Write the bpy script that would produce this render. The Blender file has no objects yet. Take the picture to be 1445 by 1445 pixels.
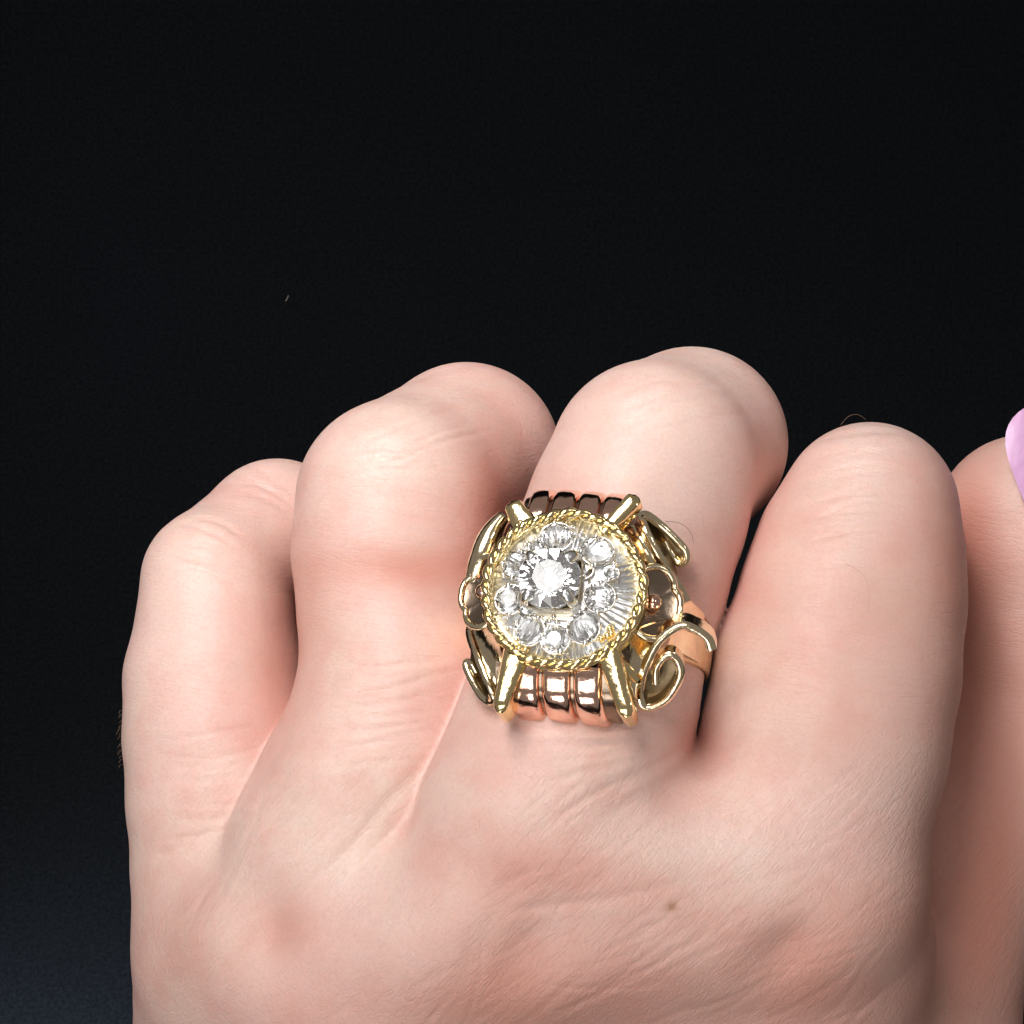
import bpy, bmesh, math, random
import numpy as np
from mathutils import Vector, Matrix
random.seed(7)
rng = np.random.RandomState(7)
sc = bpy.context.scene
sc.unit_settings.scale_length = 0.01            # 1 Blender unit = 1 cm; all numbers below are millimetres
S = 0.1
D = 250.0                                        # camera to hand, mm
MPP = 82.0 / 1445.0                              # mm per photograph pixel at the hand

# ------------------------------------------------------------------ camera
cam_d = bpy.data.cameras.new("camera"); cam = bpy.data.objects.new("camera", cam_d)
sc.collection.objects.link(cam); sc.camera = cam
cam.location = (0, -D*S, 0); cam.rotation_euler = (math.radians(90), 0, 0)
cam_d.sensor_width = 36; cam_d.lens = 36*D/82.0
cam_d.clip_start = 1.0; cam_d.clip_end = 400

# ------------------------------------------------------------------ world, lamps, exposure
w = bpy.data.worlds.new("World"); sc.world = w; w.use_nodes = True
bgn = w.node_tree.nodes["Background"]
bgn.inputs[0].default_value = (0.72, 0.66, 0.62, 1); bgn.inputs[1].default_value = 0.24

def area(name, loc, target, sx, sy, watts, col):
    d = bpy.data.lights.new(name, 'AREA'); d.shape = 'RECTANGLE'; d.size = sx*S; d.size_y = sy*S
    d.energy = watts; d.color = col
    o = bpy.data.objects.new(name, d); sc.collection.objects.link(o)
    o.location = Vector(loc)*S
    o.rotation_euler = (Vector(target)-Vector(loc)).to_track_quat('-Z', 'Y').to_euler()
    return o
wl = area("window_light", (-70, -130, 190), (-20, 0, 48), 90, 80, 225, (1.0, 0.965, 0.945)); wl.data.spread = math.radians(37)
fs = area("added_gold_glint", (-130, -262, 215), (-25, 0, 52), 245, 195, 930, (1.0, 0.975, 0.955)); fs.data.spread = math.radians(40)  # added lamp in the ring's mirror direction, gives the gold bright reflections
area("added_bar_glint", (-85, -262, -95), (4, 0, -4), 210, 130, 480, (1.0, 0.98, 0.95)).data.spread = math.radians(80)  # added emitter below the camera to brighten the corner bars and rope
area("added_rib_glint", (-38, -98, -160), (4, 0, -14), 56, 60, 420, (1.0, 0.96, 0.92))  # added lamp underneath so the ribs reflect white blocks
area("small_lamp", (150, -230, 120), (5, 0, -5), 30, 30, 400, (1.0, 0.97, 0.92))
sd = bpy.data.lights.new("added_backdrop_spot", 'SPOT'); sd.energy = 9500; sd.color = (.72, .84, 1.0); sd.spot_size = math.radians(75); sd.spot_blend = 1; sd.shadow_soft_size = 1.0  # added lamp, makes the lighter bluish patch low on the cloth
so = bpy.data.objects.new("added_backdrop_spot", sd); sc.collection.objects.link(so); so.location = Vector((-76, 92, -116))*S
so.rotation_euler = (Vector((-60, 150, -94))-Vector((-76, 92, -116))).to_track_quat('-Z', 'Y').to_euler()

sc.view_settings.view_transform = 'Standard'; sc.view_settings.look = 'None'
sc.view_settings.gamma = 1; sc.view_settings.exposure = 0.17
sc.cycles.use_denoising = True
sc.cycles.max_bounces = 14; sc.cycles.transmission_bounces = 12; sc.cycles.glossy_bounces = 8
sc.cycles.diffuse_bounces = 4
sc.cycles.sample_clamp_indirect = 12; sc.cycles.blur_glossy = 0.2

# ------------------------------------------------------------------ helpers
def P(px, py, d=0.0):
    """photograph pixel + nearness to the camera (mm) -> place in mm"""
    k = (D-d)/D*MPP
    return np.array([(px-722.5)*k, -d, (722.5-py)*k])

def Rmm(r, d=0.0): return r*MPP*(D-d)/D

def link(name, me, mat=None, parent=None):
    o = bpy.data.objects.new(name, me); sc.collection.objects.link(o)
    if mat and not me.materials: me.materials.append(mat)
    if parent: o.parent = parent
    return o

def mesh(name, v, f, mat, parent=None, smooth=True, sharp=None, recalc=True, scale=S):
    me = bpy.data.meshes.new(name)
    me.from_pydata([tuple(float(c)*scale for c in p) for p in v], [], [tuple(int(i) for i in q) for q in f])
    if recalc:
        bm = bmesh.new(); bm.from_mesh(me); bmesh.ops.recalc_face_normals(bm, faces=bm.faces); bm.to_mesh(me); bm.free()
    if smooth:
        me.shade_smooth()
        if sharp: me.set_sharp_from_angle(angle=math.radians(sharp))
    return link(name, me, mat, parent)

def tag(o, label, cat=None, group=None, kind=None):
    if label: o["label"] = label
    if cat: o["category"] = cat
    if group: o["group"] = group
    if kind: o["kind"] = kind

def loft(rings, closed=True, caps=True):
    """rings of equal length -> verts, faces"""
    n = len(rings[0]); v = [p for r in rings for p in r]; f = []
    for i in range(len(rings)-1):
        for j in range(n if closed else n-1):
            k = (j+1) % n
            f.append((i*n+j, i*n+k, (i+1)*n+k, (i+1)*n+j))
    if caps and closed:
        f.append(tuple(range(n))[::-1]); f.append(tuple((len(rings)-1)*n+j for j in range(n)))
    return v, f

def catmull(pts, n):
    pts = [np.array(p, float) for p in pts]
    pts = [2*pts[0]-pts[1]] + pts + [2*pts[-1]-pts[-2]]
    out = []
    for i in range(1, len(pts)-2):
        for k in range(n):
            t = k/n
            a, b, c, e = pts[i-1], pts[i], pts[i+1], pts[i+2]
            out.append(0.5*((2*b)+(c-a)*t+(2*a-5*b+4*c-e)*t*t+(-a+3*b-3*c+e)*t**3))
    out.append(pts[-2]); return out

def tube(path, rad, sides=8, closed=False, flat=None, up=None):
    """round (or flattened) tube; rad a number or a list"""
    path = [np.array(p, float) for p in path]; n = len(path); rings = []
    prev = None
    for i, p in enumerate(path):
        a = path[(i-1) % n] if (closed or i > 0) else p
        b = path[(i+1) % n] if (closed or i < n-1) else p
        t = b-a; t /= (np.linalg.norm(t)+1e-12)
        ref = np.array(up if up is not None else (0, 0, 1.0)) if prev is None or up is not None else prev
        q = ref - t*np.dot(ref, t)
        if np.linalg.norm(q) < 1e-4: q = np.array([1.0, 0, 0]) - t*t[0]
        q /= np.linalg.norm(q); prev = q
        s = np.cross(t, q)
        r = rad[i] if hasattr(rad, '__len__') else rad
        rq, rs = (r, r) if flat is None else (r*flat[0], r*flat[1])
        rings.append([p + q*rq*math.cos(2*math.pi*j/sides) + s*rs*math.sin(2*math.pi*j/sides) for j in range(sides)])
    if closed: rings.append(rings[0])
    if closed:
        v = [p for r in rings[:-1] for p in r]; f = []; m = len(rings)-1
        for i in range(m):
            for j in range(sides):
                k = (j+1) % sides; i2 = (i+1) % m
                f.append((i*sides+j, i*sides+k, i2*sides+k, i2*sides+j))
        return v, f
    return loft(rings)

def ball(c, r, seg=12, rings=8, sq=(1, 1, 1)):
    v = [(c[0], c[1], c[2]+r*sq[2])]; f = []
    for i in range(1, rings):
        th = math.pi*i/rings
        for j in range(seg):
            ph = 2*math.pi*j/seg
            v.append((c[0]+r*sq[0]*math.sin(th)*math.cos(ph), c[1]+r*sq[1]*math.sin(th)*math.sin(ph), c[2]+r*sq[2]*math.cos(th)))
    v.append((c[0], c[1], c[2]-r*sq[2])); last = len(v)-1
    for j in range(seg):
        k = (j+1) % seg
        f.append((0, 1+j, 1+k)); f.append((last, 1+(rings-2)*seg+k, 1+(rings-2)*seg+j))
        for i in range(rings-2):
            a = 1+i*seg; f.append((a+j, a+seg+j, a+seg+k, a+k))
    return v, f

def join(parts):
    V, F = [], []
    for v, f in parts:
        b = len(V); V += list(v); F += [tuple(i+b for i in q) for q in f]
    return V, F

# ------------------------------------------------------------------ materials
def newmat(name):
    m = bpy.data.materials.new(name); m.use_nodes = True
    nt = m.node_tree; b = nt.nodes["Principled BSDF"]; return m, nt, b

def N(nt, t, **kw):
    n = nt.nodes.new(t)
    for k, v in kw.items(): setattr(n, k, v)
    return n

def metal(name, col, rough, bump=0.02, bscale=9.0, dark=None):
    m, nt, b = newmat(name)
    b.inputs['Metallic'].default_value = 1
    tc = N(nt, 'ShaderNodeTexCoord')
    no = N(nt, 'ShaderNodeTexNoise'); no.inputs['Scale'].default_value = bscale; no.inputs['Detail'].default_value = 4
    nt.links.new(tc.outputs['Object'], no.inputs['Vector'])
    mix = N(nt, 'ShaderNodeMix', data_type='RGBA'); mix.inputs[6].default_value = (*col, 1)
    mix.inputs[7].default_value = (*(dark or tuple(c*0.82 for c in col)), 1)
    rmp = N(nt, 'ShaderNodeMapRange'); rmp.inputs[1].default_value = .45; rmp.inputs[2].default_value = .75
    nt.links.new(no.outputs['Fac'], rmp.inputs[0]); nt.links.new(rmp.outputs[0], mix.inputs[0])
    nt.links.new(mix.outputs[2], b.inputs['Base Color'])
    r2 = N(nt, 'ShaderNodeMapRange'); r2.inputs[3].default_value = rough*.7; r2.inputs[4].default_value = rough*1.6
    nt.links.new(no.outputs['Fac'], r2.inputs[0]); nt.links.new(r2.outputs[0], b.inputs['Roughness'])
    bp = N(nt, 'ShaderNodeBump'); bp.inputs['Strength'].default_value = 0.5; bp.inputs['Distance'].default_value = bump*S
    n2 = N(nt, 'ShaderNodeTexNoise'); n2.inputs['Scale'].default_value = bscale*1.2; n2.inputs['Detail'].default_value = 3
    nt.links.new(tc.outputs['Object'], n2.inputs['Vector'])
    nt.links.new(n2.outputs['Fac'], bp.inputs['Height']); nt.links.new(bp.outputs[0], b.inputs['Normal'])
    return m

M_gold = metal("yellow_gold", (0.98, 0.79, 0.42), 0.10, 0.10)
M_rose = metal("rose_gold", (0.95, 0.62, 0.48), 0.10, 0.08)
M_pale = metal("pale_gold", (0.97, 0.82, 0.56), 0.13, 0.10)
M_white = metal("white_gold", (0.93, 0.92, 0.90), 0.12, 0.05, 14)
M_shade_gold = metal("shade_toned_gold", (0.36, 0.27, 0.20), 0.20, 0.08, 8)  # darker gold stands in for dark reflections in shells, gallery and panel grooves
M_recess_shade = metal("recess_shade_gold", (0.20, 0.15, 0.09), 0.30, 0.06, 8)  # scroll interiors darkened by colour to read as shaded
M_plate = metal("silver_plate", (0.88, 0.885, 0.89), 0.25, 0.04, 16)
M_gem_reflector = metal("added_gem_reflector", (0.97, 0.97, 0.97), 0.34, 0.02, 16)  # added pale backing that throws light up to whiten the centre stone
M_gem_reflector.node_tree.nodes['Principled BSDF'].inputs['Metallic'].default_value = .45
M_band = metal("worn_gold", (0.96, 0.77, 0.48), 0.20, 0.03)

def gem_mat():
    m, nt, b = newmat("diamond")
    b.inputs['Base Color'].default_value = (1, 1, 1, 1)
    b.inputs['Transmission Weight'].default_value = 1
    b.inputs['IOR'].default_value = 2.0
    b.inputs['Roughness'].default_value = 0.0
    return m
M_gem = gem_mat()

# ------------------------------------------------------------------ backdrop (black cloth, sweeping forward below the hand)
def backdrop():
    m, nt, b = newmat("black_cloth")
    tc = N(nt, 'ShaderNodeTexCoord')
    n1 = N(nt, 'ShaderNodeTexNoise'); n1.inputs['Scale'].default_value = 22; n1.inputs['Detail'].default_value = 6
    n1.inputs['Roughness'].default_value = .75
    n2 = N(nt, 'ShaderNodeTexNoise'); n2.inputs['Scale'].default_value = 0.18; n2.inputs['Detail'].default_value = 2
    for n in (n1, n2): nt.links.new(tc.outputs['Object'], n.inputs['Vector'])
    mx = N(nt, 'ShaderNodeMix', data_type='RGBA'); mx.inputs[6].default_value = (.0058, .0062, .0063, 1); mx.inputs[7].default_value = (.0060, .0068, .0088, 1)
    nt.links.new(n2.outputs['Fac'], mx.inputs[0])
    m2 = N(nt, 'ShaderNodeMix', data_type='RGBA', blend_type='MULTIPLY'); m2.inputs[0].default_value = 1
    r = N(nt, 'ShaderNodeMapRange'); r.inputs[1].default_value = .35; r.inputs[2].default_value = .65; r.inputs[3].default_value = .55; r.inputs[4].default_value = 1.5
    nt.links.new(n1.outputs['Fac'], r.inputs[0]); nt.links.new(mx.outputs[2], m2.inputs[6]); nt.links.new(r.outputs[0], m2.inputs[7])
    nt.links.new(m2.outputs[2], b.inputs['Base Color'])
    b.inputs['Roughness'].default_value = 1; b.inputs['Specular IOR Level'].default_value = 0.0
    b.inputs['Sheen Weight'].default_value = 0.03; b.inputs['Sheen Tint'].default_value = (.55, .7, 1, 1)
    b.inputs['Sheen Roughness'].default_value = .6
    prof = [(150, 400), (150, 260), (150, 120), (150, 0), (150, -100), (149, -130), (140, -152), (115, -166), (60, -170), (-40, -170)]
    prof = catmull(prof, 6)
    rings = [[np.array([x, p[0], p[1]]) for x in np.linspace(-500, 500, 24)] for p in prof]
    v, f = loft(rings, closed=False, caps=False)
    o = mesh("backdrop", v, f, m); tag(o, None, kind='structure')
    o["label"] = "black cloth backdrop behind the hand"
backdrop()

# ------------------------------------------------------------------ ring frame
Wd = np.array([-0.185, 0.0, 0.330]); wd = math.sqrt(1-Wd[0]**2-Wd[2]**2)
AX_W = np.array([Wd[0], -wd, Wd[2]])                         # out of the finger, toward the viewer
v0 = np.array([0.06, 0.0, 1.0]); v0 -= AX_W*np.dot(v0, AX_W)
AX_V = v0/np.linalg.norm(v0)                                 # along the finger
AX_U = np.cross(AX_V, AX_W)
if AX_U[0] < 0: AX_U = -AX_U
ROPE_W = 13.6
D_ROPE = 13.0
ORG = P(796, 833, D_ROPE) - AX_W*ROPE_W                      # on the finger's axis
D_AX = -ORG[1]
def ring_local(p): q = np.array(p)-ORG; return np.array([q@AX_U, q@AX_V, q@AX_W])
def ring_world(p): return ORG + AX_U*p[0] + AX_V*p[1] + AX_W*p[2]
def unproj(px, py, c, n):
    """photograph pixel -> local point on the plane through c with normal n (ring-local)"""
    cw = ring_world(c); nw = AX_U*n[0]+AX_V*n[1]+AX_W*n[2]
    o = np.array([0, -D, 0.0]); r = P(px, py, 0)-o
    t = np.dot(cw-o, nw)/np.dot(r, nw)
    return ring_local(o+r*t)

# ------------------------------------------------------------------ hand
def hand():
    A = D_AX                                           # the ringed finger's axis nearness at the ring
    sl = 0.36*MPP                                      # finger leans back: mm per pixel upward
    # px, py, radius px, nearness mm
    dm = lambda y: A + (y-911)*sl
    middle = [(924, 656, 152, dm(641)), (899, 725, 156, dm(720)), (868, 810, 161, dm(810)), (838, 911, 160, dm(911)), (822, 985, 165, dm(985)),
              (800, 1070, 172, dm(1040)), (765, 1160, 178, dm(1060)), (728, 1270, 186, dm(1030)-1), (700, 1400, 196, dm(1030)-14), (690, 1600, 205, dm(1030)-40)]
    middle2 = [(924, 656, 151, dm(641)), (976, 625, 138, dm(641)-6), (952, 690, 98, dm(641)-25), (915, 820, 100, dm(641)-28)]
    rg = lambda y: A-7.0+(y-950)*sl*.7
    ring = [(563, 708, 147, rg(690)), (556, 780, 145, rg(770)), (560, 860, 141, rg(860)), (566, 950, 144, rg(950)), (556, 1030, 152, rg(1030)),
            (520, 1120, 160, rg(1080)), (480, 1210, 165, rg(1090)), (450, 1320, 172, rg(1080)), (432, 1450, 180, rg(1060)-12), (430, 1600, 190, rg(1060)-32)]
    ring2 = [(563, 708, 146, rg(690)), (658, 644, 133, rg(690)-9), (700, 740, 112, rg(690)-22), (700, 880, 105, rg(690)-24)]
    pk = lambda y: A-15.0+(y-950)*sl*.6
    pinky = [(303, 820, 105, pk(812)), (305, 880, 113, pk(880)), (303, 960, 129, pk(960)), (310, 1040, 137, pk(1040)), (325, 1130, 147, pk(1080)),
             (343, 1230, 158, pk(1090)), (365, 1330, 172, pk(1080)), (392, 1450, 190, pk(1060)-9), (410, 1600, 200, pk(1060)-26)]
    pinky2 = [(303, 820, 104, pk(812)), (391, 757, 110, pk(812)-7), (450, 840, 98, pk(812)-18), (470, 950, 92, pk(812)-20)]
    ix = lambda y: A-1+(y-950)*sl*.8
    index = [(1227, 722, 126, ix(700)), (1213, 788, 149, ix(760)), (1203, 850, 161, ix(850)), (1181, 950, 175, ix(950)), (1163, 1050, 177, ix(1030)),
             (1140, 1150, 173, ix(1070)), (1122, 1240, 188, ix(1070)), (1112, 1330, 204, ix(1050)-6), (1105, 1450, 214, ix(1030)-18), (1090, 1600, 220, ix(1000)-40)]
    index2 = [(1227, 722, 125, ix(700)), (1225, 760, 118, ix(700)-13), (1200, 860, 112, ix(700)-20), (1190, 980, 105, ix(700)-18)]
    between = [(925, 1270, 150, dm(1000)), (900, 1400, 190, dm(1000)-14), (890, 1600, 205, dm(1000)-40)]
    between2 = [(585, 1350, 145, rg(1080)+1.5), (570, 1450, 170, rg(1060)-1), (560, 1600, 200, rg(1060)-10)]
    th = A-22
    thumb = [(1448, 742, 132, th), (1458, 800, 142, th), (1452, 930, 150, th), (1420, 1060, 165, th), (1340, 1190, 165, th), (1290, 1330, 165, th), (1260, 1450, 178, th), (1240, 1600, 190, th)]
    h = 0.26
    lo = np.array([-44., -14., -62.]); hi = np.array([56., 42., 15.])
    n = np.ceil((hi-lo)/h).astype(int)
    xs = (lo[0]+h*np.arange(n[0])).astype(np.float32); ys = (lo[1]+h*np.arange(n[1])).astype(np.float32); zs = (lo[2]+h*np.arange(n[2])).astype(np.float32)
    FAR = 9.5
    def cone_into(F, a, ra, b, rb, k):
        m = max(ra, rb)+FAR
        l = np.minimum(a, b)-m; u = np.maximum(a, b)+m
        i0 = np.clip(((l-lo)/h).astype(int), 0, n); i1 = np.clip(((u-lo)/h).astype(int)+1, 0, n)
        if (i1 <= i0).any(): return
        sx, sy, sz = (slice(i0[q], i1[q]) for q in range(3))
        X = xs[sx][:, None, None]; Y = ys[sy][None, :, None]; Z = zs[sz][None, None, :]
        ba = (b-a).astype(np.float32); l2 = float(ba@ba)+1e-9; rr = ra-rb; a2 = l2-rr*rr
        X = X-np.float32(a[0]); Y = Y-np.float32(a[1]); Z = Z-np.float32(a[2])
        pp = X*X+Y*Y+Z*Z
        if a2 <= 1e-6: d = np.sqrt(pp)-np.float32(ra) if ra > rb else np.sqrt((X-ba[0])**2+(Y-ba[1])**2+(Z-ba[2])**2)-np.float32(rb)
        else:
            y = X*ba[0]+Y*ba[1]+Z*ba[2]; z = y-np.float32(l2); x2 = np.maximum(pp*np.float32(l2*l2)-y*y*np.float32(l2), 0)
            kk = np.float32(np.sign(rr)*rr*rr)*x2; il = np.float32(1/l2)
            y2 = y*y*np.float32(l2); z2 = z*z*np.float32(l2)
            d = (np.sqrt(x2*np.float32(a2/l2))+y*np.float32(rr))*il-np.float32(ra)
            d = np.where(np.sign(y)*np.float32(a2)*y2 < kk, np.sqrt(x2+y2)*il-np.float32(ra), d)
            d = np.where(np.sign(z)*np.float32(a2)*z2 > kk, np.sqrt(x2+z2)*il-np.float32(rb), d)
        d = d.astype(np.float32)
        cur = F[sx, sy, sz]
        hh = np.clip(k-np.abs(cur-d), 0, None)/k
        F[sx, sy, sz] = np.minimum(cur, d)-hh*hh*k*0.25
    def chain(nodes, F=None, k=1.0):
        if F is None: F = np.full(tuple(n), FAR, np.float32)
        for p, q in zip(nodes[:-1], nodes[1:]):
            cone_into(F, P(p[0], p[1], p[3]), Rmm(p[2], p[3]), P(q[0], q[1], q[3]), Rmm(q[2], q[3]), k)
        return F
    # how broadly neighbouring rays flow together: crisp between the fingers, wide on the back of the hand
    PY = 722.5-(zs/MPP)[None, None, :]; PX = 722.5+(xs/MPP)[:, None, None]
    def ss(a, b, x): t = np.clip((x-a)/(b-a), 0, 1); return t*t*(3-2*t)
    def merge(Fa, Fb, y0, y1, kmax, kmin=0.45):
        k = (kmin + (kmax-kmin)*ss(y0, y1, PY + 0*PX)).astype(np.float32)
        hh = np.clip(k-np.abs(Fa-Fb), 0, None)/k
        return np.minimum(Fa, Fb)-hh*hh*k*0.25
    F = chain(middle); F = chain(middle2, F, 0.3)
    G = chain(ring); G = chain(ring2, G, 0.8)
    F = merge(F, G, 1110, 1340, 8.5)
    G = chain(pinky); G = chain(pinky2, G, 0.8)
    F = merge(F, G, 1160, 1330, 8.0)
    G = chain(between2); F = merge(F, G, 1000, 1300, 8)
    G = chain(index); G = chain(index2, G, 1.0)
    G2 = chain(between); G = merge(G, G2, 900, 1150, 8)
    F = merge(F, G, 1015, 1200, 8.0)
    G = chain(thumb); F = merge(F, G, 1250, 1500, 5.0)
    import openvdb as vdb
    g = vdb.FloatGrid(FAR); g.copyFromArray(F.astype(np.float32))
    pts, quads = g.convertToQuads(-0.2)
    pts = np.array(pts)*h+lo; quads = np.array(quads)[:, ::-1]
    me = bpy.data.meshes.new("hand")
    me.vertices.add(len(pts)); me.loops.add(4*len(quads)); me.polygons.add(len(quads))
    me.vertices.foreach_set('co', (pts*S).astype(np.float32).ravel())
    me.loops.foreach_set('vertex_index', quads.astype(np.int32).ravel())
    me.polygons.foreach_set('loop_start', np.arange(0, 4*len(quads), 4, dtype=np.int32))
    me.update(calc_edges=True)
    nv = len(pts)
    nr = np.zeros(nv*3, np.float32)
    me.vertex_normals.foreach_get('vector', nr); nr = nr.reshape(-1, 3)
    # outward?
    if (nr[:, 1][pts[:, 1] < np.percentile(pts[:, 1], 5)]).mean() > 0:
        me.flip_normals(); nr = -nr
    k = (D+pts[:, 1])/D*MPP
    px = pts[:, 0]/k+722.5; py = 722.5-pts[:, 2]/k
    front = np.clip(-nr[:, 1]*2, 0, 1)
    disp = np.zeros(nv)
    near = -pts[:, 1]
    fr_ok = front > 0
    def fold(poly, depth, width, dmin=-99):
        poly = np.array(catmull(poly, 5)); lo2 = poly.min(0)-3*width; hi2 = poly.max(0)+3*width
        ids = np.nonzero(fr_ok & (px > lo2[0]) & (px < hi2[0]) & (py > lo2[1]) & (py < hi2[1]) & (near > dmin))[0]
        if len(ids) == 0: return
        x, y_ = px[ids], py[ids]; best = np.full(len(ids), 1e9); tt = np.zeros(len(ids)); m = len(poly)-1
        for i in range(m):
            a, b = poly[i], poly[i+1]; ab = b-a
            t = np.clip(((x-a[0])*ab[0]+(y_-a[1])*ab[1])/(ab@ab+1e-9), 0, 1)
            d = np.hypot(x-a[0]-t*ab[0], y_-a[1]-t*ab[1])
            z = d < best; best[z] = d[z]; tt[z] = (i+t[z])/m
        fade = np.minimum(1, np.sin(np.pi*np.clip(tt, 0.02, .98))*1.6)
        q = (best/width)**2
        disp[ids] -= depth*(np.exp(-q)-.35*np.exp(-q/5))*fade*front[ids]
    def bump(cx, cy, rx, ry, amt, dmin=-99, ang=0):
        c, s = math.cos(ang), math.sin(ang); X = px-cx; Y = py-cy
        disp[:] += amt*np.exp(-((X*c+Y*s)/rx)**2-((-X*s+Y*c)/ry)**2)*front*(near > dmin)
    # folds of skin running from the webs into the back of the hand
    fold([(985, 1035), (955, 1062), (900, 1092), (850, 1115), (800, 1145), (740, 1190)], .2, 7)
    fold([(930, 1085), (880, 1112), (820, 1150), (780, 1170)], .1, 5)
    fold([(632, 1046), (590, 1090), (540, 1140), (490, 1200), (430, 1255), (390, 1290)], .22, 10)
    fold([(300, 1170), (260, 1195), (215, 1215)], .25, 9)
    fold([(415, 1020), (360, 1108), (300, 1165)], .2, 8)
    fold([(700, 1010), (780, 1040), (880, 1050), (960, 1030)], .12, 10)
    fold([(1020, 1230), (880, 1262), (780, 1280), (690, 1290)], .13, 9)
    fold([(740, 1210), (690, 1300), (640, 1400)], .2, 22)
    fold([(695, 1014), (740, 1034), (810, 1040), (880, 1034), (930, 1012)], -.22, 9)
    bump(372, 1312, 45, 60, -1.5); bump(740, 1350, 80, 60, -1.2, ang=-.8); bump(1110, 1345, 60, 42, -1.1, ang=-.7)
    bump(560, 1340, 80, 120, .8); bump(920, 1260, 90, 90, .5); bump(1040, 1180, 90, 60, .4)
    bump(560, 810, 80, 34, -.28); bump(1240, 850, 80, 90, -.25); bump(1180, 1240, 80, 60, -.3)
    # wrinkles over the bent knuckles
    r2 = np.random.RandomState(3)
    for (cx, cy, rr, m, lean) in ((1225, 690, 115, 11, .10), (940, 560, 120, 7, .25), (600, 590, 105, 7, .35), (560, 650, 110, 4, .0), (290, 780, 80, 6, -.35), (370, 690, 60, 4, -.4)):
        for i in range(m):
            yy = cy+(i-m/2)*r2.uniform(11, 17); ww = rr*r2.uniform(.45, .95); xx = cx+r2.uniform(-.3, .3)*rr; cur = r2.uniform(4, 16)
            fold([(xx-ww, yy+cur+lean*ww), (xx-ww*.3, yy+lean*ww*.3), (xx+ww*.3, yy-lean*ww*.3), (xx+ww, yy+cur-lean*ww)], r2.uniform(.07, .16), r2.uniform(3.6, 5))
    # transverse creases at the base of ring and small finger
    for (cx, cy, rr, m) in ((540, 1010, 110, 10), (300, 1120, 90, 10), (840, 1060, 110, 5)):
        for i in range(m):
            yy = cy+(i-m/2)*r2.uniform(12, 20); ww = rr*r2.uniform(.5, 1); xx = cx+r2.uniform(-.2, .2)*rr; cur = r2.uniform(-10, 4); ln = r2.uniform(.05, .3)
            fold([(xx-ww, yy+cur+ln*ww), (xx, yy), (xx+ww, yy+cur-ln*ww)], r2.uniform(.06, .15), r2.uniform(3.4, 5))
    # long fine diagonal creases on the back
    for i in range(120):
        cx = r2.uniform(240, 1240); cy = r2.uniform(1110, 1440)
        L = r2.uniform(40, 110); a = math.radians(r2.normal(48 if cx < 700 else 30, 13)); b = r2.uniform(-.15, .15)*L
        dx, dy = math.cos(a)*L, -math.sin(a)*L
        fold([(cx-dx, cy-dy), (cx+dy*b/L, cy-dx*b/L), (cx+dx, cy+dy)], r2.uniform(.025, .075), r2.uniform(3.4, 5))
    pts2 = pts + nr*disp[:, None]
    me.vertices.foreach_set('co', (pts2*S).astype(np.float32).ravel()); me.update()
    # skin colour fields: redness (flush, plus painted shade on thumb and between fingers), pallor, freckle
    def blobs(L):
        o = np.zeros(nv)
        for cx, cy, rx, ry, a in L: o += a*np.exp(-((px-cx)/rx)**2-((py-cy)/ry)**2)
        return np.clip(o, 0, 1)
    red_shade = blobs([(390, 960, 50, 130, .5), (700, 700, 50, 110, .5), (560, 800, 120, 30, .35), (1090, 660, 40, 60, .35), (1130, 900, 60, 200, .25), (880, 1240, 90, 30, .25), (700, 1280, 60, 110, .3), (640, 1440, 300, 70, .35), (1150, 1430, 200, 90, .45), (575, 805, 90, 35, .55), (420, 850, 50, 110, .5), (1250, 850, 70, 90, .35), (1190, 1010, 90, 70, .25), (760, 1230, 80, 50, .45), (700, 1400, 130, 70, .45),
                 (385, 1310, 60, 50, .5), (1220, 1280, 90, 60, .35), (880, 1370, 160, 90, .35), (1365, 740, 55, 140, .75), (1400, 1000, 90, 220, .85), (1380, 1300, 90, 200, .9),
                 (690, 800, 60, 200, .4), (1055, 840, 50, 90, .4), (960, 840, 40, 40, .2), (980, 1040, 40, 40, .6), (240, 1330, 50, 90, .25), (1020, 1300, 90, 50, .2), (1140, 1360, 70, 60, .5)])
    pale = blobs([(590, 640, 90, 60, .5), (930, 600, 110, 110, .5), (250, 860, 60, 110, .45), (480, 1240, 90, 60, .45), (1000, 1190, 110, 60, .5), (900, 720, 100, 60, .35),
                  (1200, 640, 80, 50, .4), (610, 1340, 80, 60, .3), (1290, 1120, 50, 100, .35)])
    fr = blobs([(948, 1277, 7, 6, .9), (944, 1281, 12, 5, .35)])
    col = me.color_attributes.new("tone", 'FLOAT_COLOR', 'POINT')
    c4 = np.stack([red_shade, pale, fr, 1-np.clip((py-990)/120, 0, 1)], 1).astype(np.float32)
    col.data.foreach_set('color', c4.ravel())
    me.shade_smooth()

    m, nt, b = newmat("skin")
    at = N(nt, 'ShaderNodeAttribute', attribute_name="tone"); sp = N(nt, 'ShaderNodeSeparateColor')
    nt.links.new(at.outputs['Color'], sp.inputs[0])
    tc = N(nt, 'ShaderNodeTexCoord')
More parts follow.
